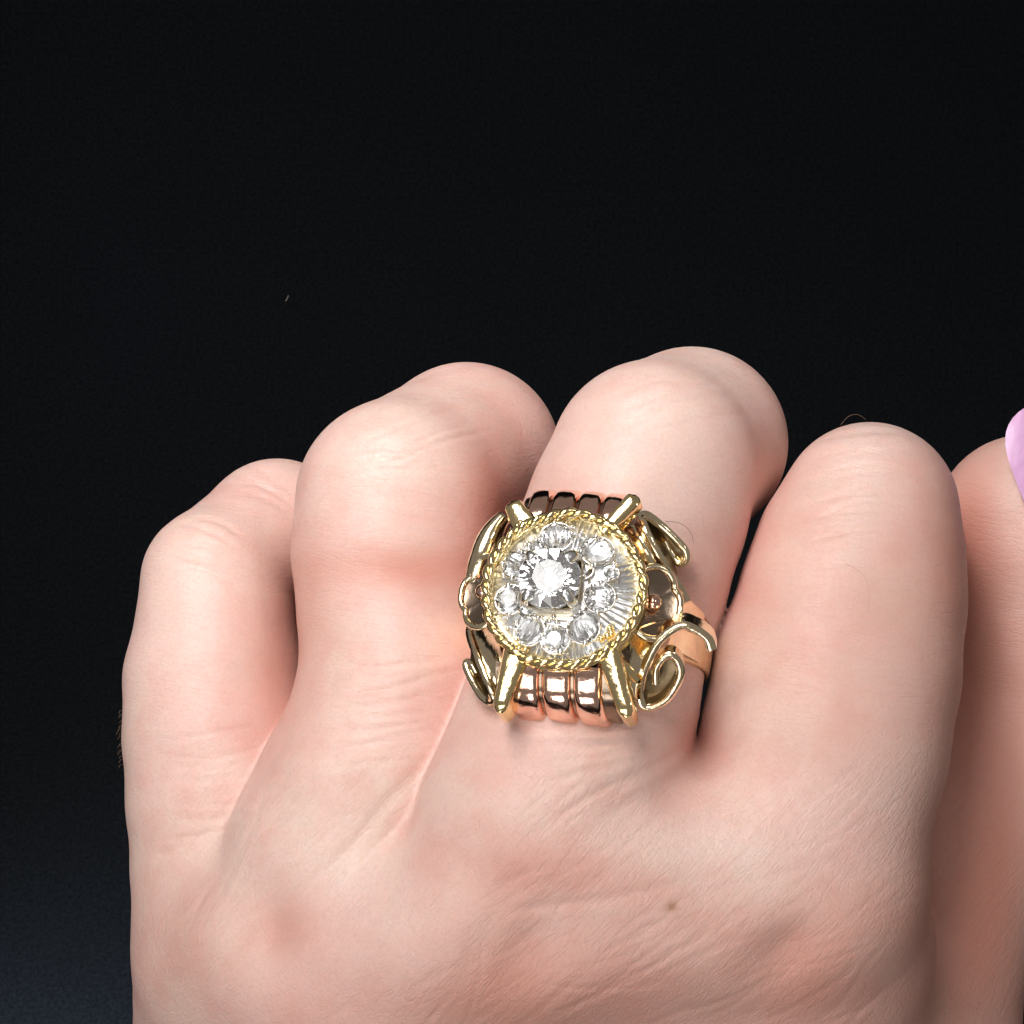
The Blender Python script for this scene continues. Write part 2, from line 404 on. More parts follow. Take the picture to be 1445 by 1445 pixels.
    def noise(scale, detail, vec=None, rot=None, sc3=None, rough=.5, dist=0):
        n_ = N(nt, 'ShaderNodeTexNoise'); n_.inputs['Scale'].default_value = scale; n_.inputs['Detail'].default_value = detail
        n_.inputs['Roughness'].default_value = rough; n_.inputs['Distortion'].default_value = dist
        if sc3:
            mp = N(nt, 'ShaderNodeMapping', vector_type='TEXTURE'); mp.inputs['Rotation'].default_value = rot or (0, 0, 0); mp.inputs['Scale'].default_value = sc3
            nt.links.new(tc.outputs['Object'], mp.inputs[0]); nt.links.new(mp.outputs[0], n_.inputs['Vector'])
        else: nt.links.new(tc.outputs['Object'], n_.inputs['Vector'])
        return n_.outputs['Fac']
    def math_(op, a, c, v=None):
        n_ = N(nt, 'ShaderNodeMath', operation=op)
        for i, s in enumerate((a, c)):
            if hasattr(s, 'is_output'): nt.links.new(s, n_.inputs[i])
            else: n_.inputs[i].default_value = s
        return n_.outputs[0]
    def rng_(s, a, b_, c, e):
        n_ = N(nt, 'ShaderNodeMapRange'); nt.links.new(s, n_.inputs[0])
        for i, q in enumerate((a, b_, c, e)): n_.inputs[i+1].default_value = q
        return n_.outputs[0]
    def mix(f, a, c, mode='MIX'):
        n_ = N(nt, 'ShaderNodeMix', data_type='RGBA', blend_type=mode)
        if hasattr(f, 'is_output'): nt.links.new(f, n_.inputs[0])
        else: n_.inputs[0].default_value = f
        for i, s in ((6, a), (7, c)):
            if hasattr(s, 'is_output'): nt.links.new(s, n_.inputs[i])
            else: n_.inputs[i].default_value = (*s, 1)
        return n_.outputs[2]
    base = mix(rng_(noise(.9, 3), .38, .62, 0, 1), (.76, .54, .475), (.755, .49, .44))
    base = mix(math_('MULTIPLY', rng_(noise(1.5, 3, rough=.6, dist=.6), .5, .75, 0, 1), .45), base, (.66, .54, .46))
    base = mix(math_('MULTIPLY', rng_(noise(2.6, 4, rough=.6), .45, .7, 0, 1), .5), base, (.68, .35, .30))
    base = mix(sp.outputs[1], base, (.80, .62, .555))
    base = mix(sp.outputs[0], base, (.60, .26, .20))
    base = mix(math_('MULTIPLY', rng_(noise(34, 5, rough=.7), .45, .75, 0, 1), .35), base, (.56, .36, .27))
    base = mix(sp.outputs[2], base, (.42, .22, .13))
    nt.links.new(base, b.inputs['Base Color'])
    b.inputs['Subsurface Weight'].default_value = 0.2
    b.inputs['Subsurface Radius'].default_value = (1.0, .36, .20)
    b.inputs['Subsurface Scale'].default_value = .6*S
    b.inputs['Specular IOR Level'].default_value = .45
    nt.links.new(rng_(noise(30, 3), .3, .7, .36, .54), b.inputs['Roughness'])
    # relief: pores, transverse lines on the fingers, criss-cross lines on the back
    fm = at.outputs['Alpha']; bmask = math_('SUBTRACT', 1, fm)
    f1 = noise(7, 3, sc3=(3.2, 1.5, .42), rot=(0, math.radians(8), 0), dist=.4)
    r1 = math_('ABSOLUTE', math_('SUBTRACT', f1, .5), 0)
    f2 = noise(7, 3, sc3=(.42, 1.2, 2.6), rot=(0, math.radians(42), 0), dist=.5)
    r2_ = math_('ABSOLUTE', math_('SUBTRACT', f2, .5), 0)
    f3 = noise(8, 3, sc3=(.4, 1.2, 2.2), rot=(0, math.radians(-38), 0), dist=.5)
    r3 = math_('ABSOLUTE', math_('SUBTRACT', f3, .5), 0)
    vo = N(nt, 'ShaderNodeTexVoronoi', feature='DISTANCE_TO_EDGE'); vo.inputs['Scale'].default_value = 16
    nt.links.new(tc.outputs['Object'], vo.inputs['Vector'])
    vo2 = rng_(vo.outputs['Distance'], 0, .12, 0, 1)
    hgt = math_('MULTIPLY', math_('MINIMUM', rng_(r1, 0, .06, 0, 1), 1), math_('MULTIPLY', fm, .45))
    hb = math_('ADD', math_('MULTIPLY', rng_(r2_, 0, .06, 0, 1), .55), math_('MULTIPLY', rng_(r3, 0, .05, 0, 1), .3))
    hgt = math_('ADD', hgt, math_('MULTIPLY', hb, bmask))
    hgt = math_('ADD', hgt, math_('MULTIPLY', vo2, .3))
    hgt = math_('ADD', hgt, math_('MULTIPLY', noise(60, 3), .35))
    bp = N(nt, 'ShaderNodeBump'); bp.inputs['Strength'].default_value = .6; bp.inputs['Distance'].default_value = .06*S
    nt.links.new(hgt, bp.inputs['Height']); nt.links.new(bp.outputs[0], b.inputs['Normal'])
    o = link("hand", me, m)
    tag(o, "pale left hand with curled fingers, diamond ring on the middle finger", "hand")
    print("hand verts", nv)

    # thumbnail
    mn, nt2, b2 = newmat("nail_polish")
    b2.inputs['Base Color'].default_value = (.66, .36, .62, 1); b2.inputs['Roughness'].default_value = .3; b2.inputs['Coat Weight'].default_value = .3
    no = N(nt2, 'ShaderNodeTexNoise'); no.inputs['Scale'].default_value = 9
    t2 = N(nt2, 'ShaderNodeTexCoord'); nt2.links.new(t2.outputs['Object'], no.inputs['Vector'])
    bp2 = N(nt2, 'ShaderNodeBump'); bp2.inputs['Distance'].default_value = .15*S; bp2.inputs['Strength'].default_value = .5
    nt2.links.new(no.outputs['Fac'], bp2.inputs['Height']); nt2.links.new(bp2.outputs[0], b2.inputs['Normal'])
    nc = P(1431, 742, th); R0 = Rmm(139, th)
    rings = []
    M_, K_ = 26, 30
    topz, botz = P(0, 558, th)[2], P(0, 790, th)[2]
    for side in (0, 1):
        for i in range(M_+1):
            s = i/M_; z = botz+(topz-botz)*s
            half = (1-abs(2*s-1)**3.2)**.5                     # oval outline
            row = []
            for j in range(K_+1):
                a = math.radians(52-18*(2*s-1))+ (j/K_*2-1)*half*math.radians(62)
                ov = max(0, (z-(nc[2]+.5))/R0)                 # lies on the rounded tip, then goes on as free edge
                rr = R0*(1-.06*ov*ov)+max(0, nc[2]-z)*.17+(0.40 if side == 0 else -.35)
                row.append(np.array([nc[0]+rr*math.sin(a)+.05*(z-nc[2]), nc[1]-rr*math.cos(a)*(1-.12*ov), z]))
            rings.append(row)
    v, f = [], []
    n1 = (M_+1)*(K_+1)
    for r in rings: v += r
    W_ = K_+1
    for i in range(M_):
        for j in range(K_):
            a = i*W_+j; f.append((a, a+1, a+W_+1, a+W_)); f.append((n1+a, n1+a+W_, n1+a+W_+1, n1+a+1))
        f.append((i*W_, (i+1)*W_, n1+(i+1)*W_, n1+i*W_)); a = i*W_+K_; f.append((a, n1+a, n1+a+W_, a+W_))
    nl = mesh("nail", v, f, mn, o, sharp=60); nl["label"] = "lavender pink polished thumb nail"
    # sliver of another polished nail peeping between ring and middle finger
    c = P(633, 1046, A+1.0)
    v, f = ball(c, .62, 12, 8, (.6, 1, .45)); nl2 = mesh("nail", v, f, mn, o); nl2["label"] = "sliver of pink nail between ring and middle finger"
    # a few stray hairs
    mh, nt3, b3 = newmat("fine_hair"); b3.inputs['Base Color'].default_value = (.20, .12, .07, 1); b3.inputs['Roughness'].default_value = .4
    from mathutils.bvhtree import BVHTree
    bm = bmesh.new(); bm.from_mesh(me); tree = BVHTree.FromBMesh(bm); bm.free()
    def on_skin(px_, py_, lift):
        r = Vector(P(px_, py_, 0)-np.array([0, -D, 0])).normalized()
        hit = tree.ray_cast(Vector((0, -D*S, 0)), r)
        if hit[0] is None: return P(px_, py_, A)
        return np.array((hit[0]+hit[1]*lift*S)/S)
    for pl, rad in (([(938, 736), (955, 741), (968, 752), (978, 768)], .026), ([(1192, 795), (1215, 812), (1224, 835), (1224, 865)], .009)):
        pp = catmull(pl, 6); k3 = len(pp)
        path = [on_skin(q[0], q[1], .12+.5*math.sin(math.pi*i/(k3-1))) for i, q in enumerate(pp)]
        v, f = tube(path, [rad*(1-.6*i/k3) for i in range(k3)], 5); mesh("hair", v, f, mh, o)
    for i in range(16):
        y_ = 1000+i*5+r2.uniform(-3, 3); x_ = 173+r2.uniform(-1, 1)+max(0, (1010-y_))*.1; L = r2.uniform(4, 9)
        v, f = tube([P(x_+2, y_, pk(1000)), P(x_-L*.6, y_+L*.3, pk(1000)+.3), P(x_-L, y_+L, pk(1000)+.5)], .012, 4); mesh("hair", v, f, mh, o)
    v, f = tube([P(q[0], q[1], ix(700)-8) for q in catmull([(1186, 600), (1197, 588), (1210, 585), (1222, 592)], 6)], .018, 5); mesh("hair", v, f, mh, o)
    return o
H = hand()

# ------------------------------------------------------------------ the ring
def brilliant(c, r, ax=(0, 0, 1), spin=0.0, tab=.56, crown=.34, pav=.80):
    v = []
    A8 = [math.radians(45*i)+spin for i in range(8)]
    add = lambda rr, a, z: v.append((rr*math.cos(a), rr*math.sin(a), z))
    for a in A8: add(tab, a, crown)                                   # 0-7 table
    for a in A8: add(.79, a+math.radians(22.5), crown*.55)            # 8-15
    for i in range(16): add(1, math.radians(22.5*i)+spin, .03)        # 16-31
    for i in range(16): add(1, math.radians(22.5*i)+spin, -.03)       # 32-47
    for a in A8: add(.30, a+math.radians(22.5), -pav*.72)             # 48-55
    v.append((0, 0, -pav))                                            # 56
    f = [tuple(range(8))]
    for i in range(8):
        j = (i+1) % 8; h = (i-1) % 8
        f.append((i, 8+i, j))
        f.append((i, 8+h, 16+2*i, 8+i))
        f.append((8+i, 16+2*i, 16+(2*i+1) % 16)); f.append((8+i, 16+(2*i+1) % 16, 16+(2*i+2) % 16))
        f.append((56, 48+i, 32+2*i, 48+h))
        f.append((48+i, 32+(2*i+1) % 16, 32+2*i)); f.append((48+i, 32+(2*i+2) % 16, 32+(2*i+1) % 16))
    for i in range(16):
        j = (i+1) % 16; f.append((16+i, 16+j, 32+j, 32+i))
    q = Vector((0, 0, 1)).rotation_difference(Vector(ax).normalized())
    out = []
    for p in v:
        p = q @ Vector(p); out.append((c[0]+r*p.x, c[1]+r*p.y, c[2]+r*p.z))
    return out, f

def cup(c, r, ax):  # added reflector behind a stone, brightens it from below
    q = Vector((0, 0, 1)).rotation_difference(Vector(ax).normalized()); rings = []
    for rr, z in ((1.03, -.05), (.75, -.30), (.42, -.62), (.12, -.90)):
        ring = []
        for j in range(32):
            p = q @ Vector((rr*math.cos(j*math.pi/16), rr*math.sin(j*math.pi/16), z)); ring.append((c[0]+r*p.x, c[1]+r*p.y, c[2]+r*p.z))
        rings.append(ring)
    v, f = loft(rings, caps=False); f.append(tuple(range(96, 128)))
    return v, f

def make_ring():
    root = bpy.data.objects.new("ring", None); sc.collection.objects.link(root)
    M = Matrix(((AX_U[0], AX_V[0], AX_W[0], ORG[0]*S), (AX_U[1], AX_V[1], AX_W[1], ORG[1]*S), (AX_U[2], AX_V[2], AX_W[2], ORG[2]*S), (0, 0, 0, 1)))
    root.matrix_world = M; root.empty_display_size = .3
    tag(root, "ornate yellow and rose gold cluster ring set with diamonds on the middle finger", "ring")
    part = lambda name, vf, mat, parent=root, sharp=None, smooth=True: mesh(name, vf[0], vf[1], mat, parent, smooth, sharp)
    TAU = 2*math.pi
    # band round the finger
    rings = []
    for i in range(96):
        th = TAU*i/96; c = math.cos(th)
        hw = 1.75+1.05*max(0, c+.25)**1.2*.8
        t = .62+.15*max(0, c)
        prof = [(-hw, 8.95), (-hw, 8.95+t*.55), (-hw*.93, 8.95+t*.85), (-hw*.5, 8.95+t), (0, 8.95+t*1.04), (hw*.5, 8.95+t), (hw*.93, 8.95+t*.85), (hw, 8.95+t*.55), (hw, 8.95)]
        rings.append([np.array([r*math.sin(th), v_, r*math.cos(th)]) for v_, r in prof])
    n = len(rings[0]); v = [p for r in rings for p in r]; f = []
    for i in range(96):
        for j in range(n):
            k = (j+1) % n; i2 = (i+1) % 96
            f.append((i*n+j, i*n+k, i2*n+k, i2*n+j))
    part("band", (v, f), M_band, sharp=50)
    # gallery under the head
    rings = []
    for wz, a, b, e in ((13.1, 5.8, 5.8, 2), (12.2, 6.0, 6.0, 2.1), (11.0, 6.4, 6.3, 2.3), (9.6, 7.0, 6.6, 2.6), (8.0, 7.5, 6.2, 3), (6.2, 7.8, 5.0, 3)):
        rr = []
        for j in range(72):
            t = TAU*j/72; c, s = math.cos(t), math.sin(t)
            rr.append((a*math.copysign(abs(c)**(2/e), c), b*math.copysign(abs(s)**(2/e), s), wz))
        rings.append(rr)
    part("gallery", loft(rings), M_shade_gold, sharp=50)
    # cluster plate, domed, engraved with fans of rays
    nr_, ns = 34, 420; v = []; f = []
    cu, cv = -.25, 0.1
    fans = ((math.radians(-2), .62), (math.radians(92), .5), (math.radians(182), .5), (math.radians(268), .62))
    for i in range(nr_+1):
        r = 5.7*i/nr_
        for j in range(ns):
            t = TAU*j/ns
            z = 13.15+1.15*(1-(r/6.3)**2)
            g = 0
            for a, wdt in fans:
                dd = (t-a+math.pi) % TAU-math.pi
                g = max(g, math.exp(-(dd/wdt)**4))
            amp = g*min(1, max(0, (r-3.0)/1.2))*.10*(1.15-.5*max(0, (r-4.5)/1.25))
            z += amp*(abs(((t*64/TAU) % 1)*2-1)*2-1)
            v.append((r*math.cos(t), r*math.sin(t), z))
    for i in range(nr_):
        for j in range(ns):
            k = (j+1) % ns; f.append((i*ns+j, (i+1)*ns+j, (i+1)*ns+k, i*ns+k))
    plate = mesh("plate", v, f, M_plate, root, True, 35, recalc=False)
    # inner gold rim and twisted rope
    prof = [(5.55, 13.2), (5.6, 13.7), (5.7, 13.82), (5.85, 13.75), (6.35, 13.3), (6.4, 12.7), (5.95, 12.5), (5.65, 12.8)]
    v = []; f = []; m = len(prof)
    for i in range(120):
        t = TAU*i/120
        for r, z in prof: v.append((r*math.cos(t), r*math.sin(t), z))
    for i in range(120):
        for j in range(m):
            f.append((i*m+j, i*m+(j+1) % m, ((i+1) % 120)*m+(j+1) % m, ((i+1) % 120)*m+j))
    part("rim", (v, f), M_gold, sharp=40)
    for ph in (0, math.pi):
        path = []; K = 16*24
        for i in range(K):
            t = TAU*i/K; a = 16*t+ph+.35*math.sin(3*t+1)
            wob = .05*math.sin(5*t+1)+.04*math.sin(9*t)
            r = 6.02+wob+.20*math.cos(a); z = 13.92+.05*math.sin(4*t)+.20*math.sin(a)
            path.append((r*math.cos(t), r*math.sin(t), z))
        part("rope_strand", tube(path, .265, 10, closed=True), M_gold)
    # side diamonds with their collars and grains
    spots = [(784, 757, 17.5), (843, 777, 17.5), (846, 843, 16.5), (823, 885, 17), (783, 901, 15.5), (746, 888, 16.5), (719, 845, 16), (729, 795, 16.5), (826, 806, 9), (757, 772, 8.5), (862, 808, 8)]
    r2 = np.random.RandomState(5)
    for q, (px, py, rp) in enumerate(spots):
        c = unproj(px, py, (0, 0, 14.25), (0, 0, 1)); rr = math.hypot(c[0], c[1])
        zc = 13.15+1.15*(1-(rr/6.3)**2)
        nrm = np.array([c[0]*.058, c[1]*.058, 1.0]); nrm += r2.normal(0, .06, 3)*np.array([1, 1, 0]); nrm /= np.linalg.norm(nrm)
        R = rp*MPP*1.24; c = np.array([c[0], c[1], zc+.28])
        st = part("diamond", brilliant(c+nrm*.12, R*.98, nrm, r2.uniform(0, .7), tab=r2.uniform(.5, .62)), M_gem, smooth=False)
        e1 = np.cross(nrm, (0, 1, 0)); e1 /= np.linalg.norm(e1); e2 = np.cross(nrm, e1)
        path = [c-nrm*.02+(e1*math.cos(TAU*i/40)+e2*math.sin(TAU*i/40))*R*1.04 for i in range(40)]
        part("collar", tube(path, .085, 7, closed=True), M_white, st)
        part('cup', cup(c+nrm*.10, R*.98, nrm), M_white, st)
        pit = []                                                     # polished cup under the stone
        for i in range(5):
            pit.append([c-nrm*(.05+.2*i)+(e1*math.cos(TAU*j/24)+e2*math.sin(TAU*j/24))*R*(1.05-.22*i) for j in range(24)])
        k = 4 if rp > 12 else 2
        a0 = r2.uniform(0, TAU)
        for i in range(k):
            a = a0+TAU*i/k+r2.normal(0, .12)
            g = c+nrm*.1+(e1*math.cos(a)+e2*math.sin(a))*R*1.02
            part("grain", ball(g, r2.uniform(.17, .27), 10, 7, (1, 1, .8)), M_white, st)
    # loose grains between the stones
    parts = []
    for i in range(70):
        a = r2.uniform(0, TAU); r = r2.choice([2.75, 4.7])+r2.normal(0, .25)
        u, v_ = -.3+r*math.cos(a), .1+r*math.sin(a); rr = math.hypot(u, v_)
        if rr > 5.2: continue
        if abs((a+.05+math.pi) % TAU-math.pi) < .5 and rr > 4.2: continue
        parts.append(ball((u, v_, 13.15+1.15*(1-(rr/6.3)**2)+.12), r2.uniform(.14, .26), 8, 6, (1, r2.uniform(.6, 1.2), .9)))
    o = part("milled_grain", join(parts), M_white, plate); o["kind"] = "stuff"
    # yellow gold claws at the inner corners of the rim
    for px, py in ((735, 745), (852, 742), (857, 897), (735, 915)):
        c = unproj(px, py, (0, 0, 13.8), (0, 0, 1)); g = [ball(c+np.array([r2.normal(0, .3), r2.normal(0, .3), -.05]), r2.uniform(.22, .36), 9, 7) for _ in range(5)]
        part("corner_bead", join(g), M_gold)
    # raised square centre setting
    cc = unproj(775, 815, (0, 0, 16.0), (0, 0, 1))
    cs = np.array([cc[0]+.1, cc[1]-.05, 0])
    def sq(h, z, n=48, e=5.0):
        out = []
        for j in range(n):
            t = TAU*j/n; c, s = math.cos(t), math.sin(t)
            x, y = h*math.copysign(abs(c)**(2/e), c), h*math.copysign(abs(s)**(2/e), s)
            out.append((cs[0]+x, cs[1]+y, z))
        return out
    setting = part("center_setting", loft([sq(2.1, 13.9), sq(2.15, 14.9), sq(2.3, 15.45), sq(2.32, 15.55), sq(2.2, 15.58), sq(2.0, 15.2), sq(1.5, 14.6)], caps=False), M_pale, sharp=40)
    part("base_frame", loft([sq(2.75, 13.9), sq(2.8, 14.2), sq(2.7, 14.32), sq(2.55, 14.25), sq(2.5, 13.9)], caps=False), M_white, setting, sharp=40)
    R = 41.5*MPP
    part("diamond", brilliant((cc[0], cc[1], 15.85), R, (0.13, -.03, 1), .2, tab=.56, crown=.30, pav=.84), M_gem, setting, smooth=False)
    part('cup', cup((cc[0], cc[1], 15.83), R, (0.13, -.03, 1)), M_gem_reflector, setting)
    for a, s in ((48, 1.15), (136, .85), (228, .9), (318, 1.0)):
        t = math.radians(a); e = np.array([math.cos(t), math.sin(t), 0])
        b0 = np.array([cc[0], cc[1], 0])
        part("prong", tube(catmull([b0+e*2.5+(0, 0, 14.1), b0+e*2.55+(0, 0, 15.4), b0+e*2.4+(0, 0, 16.05), b0+e*2.1+(0, 0, 16.38), b0+e*1.85+(0, 0, 16.34)], 5), [.44*s]*17+[.50*s, .46*s, .32*s, .08], 10), M_plate, setting)
    # fluted rose gold panels: backing and ribs
    prof0 = [(5.8, 13.1), (6.6, 12.95), (7.75, 12.35), (8.4, 11.5), (8.85, 10.5), (9.0, 9.8), (8.95, 9.2), (8.6, 8.7)]
    prof = [np.array(p) for p in catmull([np.array(p) for p in prof0], 3)]
    def panel(sv, u0, u1, bulge, inset, bend):
        rings = []
        K = 13
        for s in range(K):
            q = s/(K-1)*2-1; ring_o, ring_i = [], []
            u_ = u0+(u1-u0)*s/(K-1)
            bz = bulge*math.sqrt(max(0, 1-q**4))-(.0 if abs(q) < 1 else .02)
            for k, p in enumerate(prof):
                a = prof[max(0, k-1)]; b = prof[min(len(prof)-1, k+1)]; t = b-a; t /= np.linalg.norm(t); nn = np.array([-t[1], t[0]])
                if nn[0] < 0: nn = -nn
                fr = k/(len(prof)-1)
                rip = 1+.35*math.sin(fr*math.pi)
                uu = u_+bend*fr*fr
                drop = -(uu*uu)/18.4*fr*1.1
                po = p+nn*(bz*rip-inset); pi_ = p-nn*(.55)
                ring_o.append((uu, sv*po[0], po[1]+drop)); ring_i.append((uu, sv*pi_[0], pi_[1]+drop))
            rings.append(ring_o+ring_i[::-1])
        return loft(rings)
    for sv, bend, us in ((-1, .55, [(-3.55, -1.3), (-1.08, 1.15), (1.37, 3.55)]), (1, 0.0, [(-3.9, -2.25), (-2.1, -.2), (-.05, 1.75), (1.9, 3.5)])):
        pn = part("side_panel", panel(sv, -4.7 if sv < 0 else -4.3, 4.5 if sv < 0 else 3.8, 0.0, .22, bend*.3), M_shade_gold, sharp=40)
        for u0, u1 in us:
            part("rib", panel(sv, u0, u1, .30, .1, bend), M_rose, pn, sharp=45)
    # corner bars
    def bar(p0, w0, p1, w1, r0, r1, arch, name="corner_claw", mat=M_gold, sides=6, flat=(.62, 1.0), tip=True, mid=None):
        a = unproj(*p0, (0, 0, w0), (0, 0, 1)); b = unproj(*p1, (0, 0, w1), (0, 0, 1))
        path, rad = [], []
        K = 14
        for i in range(K+1):
            t = i/K; p = a*(1-t)+b*t; p[2] += arch*math.sin(math.pi*t)
            path.append(p); r = r0*(1-t)+r1*t
            if mid: r += mid*math.sin(math.pi*t)
            if tip and t > .86: r *= math.sqrt(max(.02, 1-((t-.86)/.15)**2))
            rad.append(r)
        return part(name, tube(path, rad, sides, flat=flat, up=(0, 0, 1)), mat, sharp=35 if sides < 9 else None)
    def block(p0, w0, p1, w1, h0, h1, drop, crown=.12, mat=M_gold):
        """straight bar with a flat bevelled top and deep sides, rounded at its outer end"""
        a = unproj(*p0, (0, 0, w0), (0, 0, 1)); b = unproj(*p1, (0, 0, w1), (0, 0, 1))
        dr = b-a; dr[2] = 0; dr /= np.linalg.norm(dr); sd_ = np.array([-dr[1], dr[0], 0]); rings = []
        for i in range(17):
            t = i/16; p = a*(1-t)+b*t; h_ = h0*(1-t)+h1*t
            if t > .85: h_ *= max(.35, 1-((t-.85)/.18)**3); p = p-np.array([0, 0, .30*((t-.85)/.15)**2])
            d_ = drop*(1-.35*t)
            pr = [(-1, -d_), (-1, -.28), (-.86, -.09), (-.55, 0), (0, crown*.4), (.55, 0), (.86, -.09), (1, -.28), (1, -d_)]
            rings.append([p+sd_*h_*x+np.array([0, 0, z]) for x, z in pr])
        return part("corner_claw", loft(rings), mat, sharp=32)
    block((850, 750), 13.9, (898, 698), 13.8, .55, .72, 1.8)
    block((744, 748), 13.9, (720, 706), 13.6, 1.15, .66, 1.8)
    block((728, 918), 13.9, (703, 1004), 13.6, 1.05, .56, 4.0)
    block((858, 920), 13.9, (885, 1010), 13.4, .92, .60, 4.0)
    block((848, 922), 13.95, (868, 972), 13.0, .42, .20, 1.5)
    bar((862, 918), 13.2, (904, 965), 10.4, .40, .28, .25, sides=8, name="bracket")
    # palmette shells with bead
    for su in (1, -1):
        e1 = np.array([.88*su, 0, -.47]); e2 = np.array([0, 1.0, 0]); nn = np.array([.47*su, 0, .88])
        c0 = np.array([6.35*su, 0, 12.05])
        def outline(t):
            lob = abs(math.cos(2.5*t))**.6
            return (2.05+.42*lob)*(1.0+.18*abs(math.sin(t)))
        K = 96; v, f = [], []; rows = 12
        for side in (0, 1):
            for i in range(rows+1):
                q = i/rows
                for j in range(K):
                    t = TAU*j/K; r = outline(t)*q
                    hgt = -.55*(1-q*q)+.12*math.cos(10*t*.5)*q*q*.6
                    p = c0+e1*r*math.cos(t)+e2*r*math.sin(t)+nn*(hgt-(.28 if side else 0)); v.append(p)
        n0 = (rows+1)*K
        for i in range(rows):
            for j in range(K):
                k = (j+1) % K; a = i*K
                f.append((a+j, a+k, a+K+k, a+K+j)); f.append((n0+a+j, n0+a+K+j, n0+a+K+k, n0+a+k))
        for j in range(K):
            k = (j+1) % K; f.append((rows*K+j, rows*K+k, n0+rows*K+k, n0+rows*K+j))
        sh = part("shell", (v, f), M_shade_gold)
        path = []
        for j in range(K):
            t = TAU*j/K; r = outline(t)
            path.append(c0+e1*r*math.cos(t)+e2*r*math.sin(t)+nn*(.0+.12*math.cos(5*t)*.6))
        part("shell_rim", tube(path, .27, 9, closed=True), M_pale, sh)
        part("bead", ball(c0+e1*.35-nn*.05, .66, 18, 12), M_rose, sh)
        # skirt from shell to band
        rings = []
        for i in range(9):
            q = i/8; th = math.radians(42+30*q)*su; hw = 2.3-.3*q; rr = 10.9-1.2*q**.8
            rings.append([np.array([(rr-.0)*math.sin(th), y, (rr)*math.cos(th)]) for y in np.linspace(-hw, hw, 9)]+[np.array([9.1*math.sin(th), y, 9.1*math.cos(th)]) for y in np.linspace(hw, -hw, 9)])
        part("shoulder", loft(rings), M_pale, sharp=40)
    # four scrolls
    sc_c = (7.6, -5.2, 9.6); sc_n = np.array([.15, -.72, .68]); sc_n /= np.linalg.norm(sc_n)
    pxs = [(1004, 918), (1000, 905), (991, 896), (979, 889), (964, 884), (945, 893), (928, 909), (914, 934), (905, 958), (902, 978), (906, 997), (918, 1000), (937, 991), (951, 974), (960, 953), (957, 935), (947, 926), (935, 931), (927, 942), (925, 953), (926, 966)]
    base = [unproj(x, y, sc_c, sc_n) for x, y in pxs]
    path = catmull(base, 5)
    hb = np.array([0, 0, 0.])
    def ribbon(path, W, T, dirn):
        rings = []; m = len(path)
        for i, p in enumerate(path):
            a = path[max(0, i-1)]; b = path[min(m-1, i+1)]; t = b-a; t /= np.linalg.norm(t)
            q = np.cross(dirn, t); q /= np.linalg.norm(q)
            Wi = W*(1-.25*i/m); Ti = T*(1.15-.35*i/m)
            pr = [(-.5, -Wi), (-.5, -.12), (-.36, -.03), (-.15, .04), (.15, .04), (.36, -.03), (.5, -.12), (.5, -Wi)]
            rings.append([p+q*Ti*x+dirn*y for x, y in pr])
        return loft(rings)
    rv, rf = ribbon(path, 1.5, .72, sc_n)
    ctr = np.mean(base[10:18], axis=0)
    spir = path[45:90]
    bv = []
    for i in range(7):
        q = i/6; bv.append([ctr*(1-q)+p*q - sc_n*(1.25-.15*q*q) for p in spir])
    bv, bf = loft(bv, closed=True, caps=False)
    # in-plane coordinates of the scroll, so that the other three can be set in their own planes
    pe1 = np.array([1.0, 0, 0])-sc_n*sc_n[0]; pe1 /= np.linalg.norm(pe1); pe2 = np.cross(sc_n, pe1)
    def place(vs, c, n, e1, su=1):
        n = np.array(n)/np.linalg.norm(n); e1 = np.array(e1)-n*np.dot(e1, n); e1 /= np.linalg.norm(e1); e2 = np.cross(n, e1)*su
        out = []
        for p in vs:
            q = np.array(p)-ctr; out.append(np.array(c)+e1*(q@pe1)+e2*(q@pe2)+n*(q@sc_n))
        return out
    s = part("scroll", (rv, rf), M_pale, sharp=40); part("scroll_cup", (bv, bf), M_recess_shade, s)
    def loop(pts, dirn, W, T, lo_, hi_, depth):
        dirn = np.array(dirn)/np.linalg.norm(dirn)
        pp = catmull([unproj(x, y, (0, 0, z), (0, 0, 1)) for x, y, z in pts], 5)
        o = part("scroll", ribbon(pp, W, T, dirn), M_pale, sharp=40)
        sp = pp[lo_*5:hi_*5]; c_ = np.mean(sp, axis=0)
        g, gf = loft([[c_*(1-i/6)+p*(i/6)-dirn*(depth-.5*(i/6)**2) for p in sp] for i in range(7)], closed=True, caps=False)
        part("scroll_cup", (g, gf), M_recess_shade, o)
        return o
    loop([(968, 850, 8.3), (960, 834, 9.2), (943, 808, 10.2), (925, 778, 11.2), (910, 748, 11.7), (904, 730, 11.4), (913, 727, 10.8), (933, 742, 10.0), (952, 760, 9.5), (966, 776, 9.2), (967, 790, 8.8), (957, 794, 8.6), (946, 779, 8.8), (939, 764, 9.2)],
         (.05, -.25, .95), 2.0, .68, 1, 12, 1.2)
    loop([(664, 876, 9.2), (663, 896, 10.0), (673, 926, 11.0), (685, 955, 11.2), (694, 980, 10.8), (690, 990, 10.0), (679, 982, 9.4), (667, 963, 9.0), (658, 944, 8.8), (657, 934, 8.8), (663, 936, 9.0), (671, 950, 9.2)],
         (.0, -.2, .95), 2.0, .62, 1, 10, 1.0)
    pp = catmull([unproj(x, y, (0, 0, z), (0, 0, 1)) for x, y, z in [(712, 728, 11.2), (699, 745, 11.2), (688, 765, 11.2), (679, 790, 11.0), (670, 815, 10.5), (664, 835, 9.8)]], 5)
    tl = part("scroll", tube(pp, [.55+.45*math.sin(math.pi*i/(len(pp)-1)) for i in range(len(pp))], 12), M_pale)
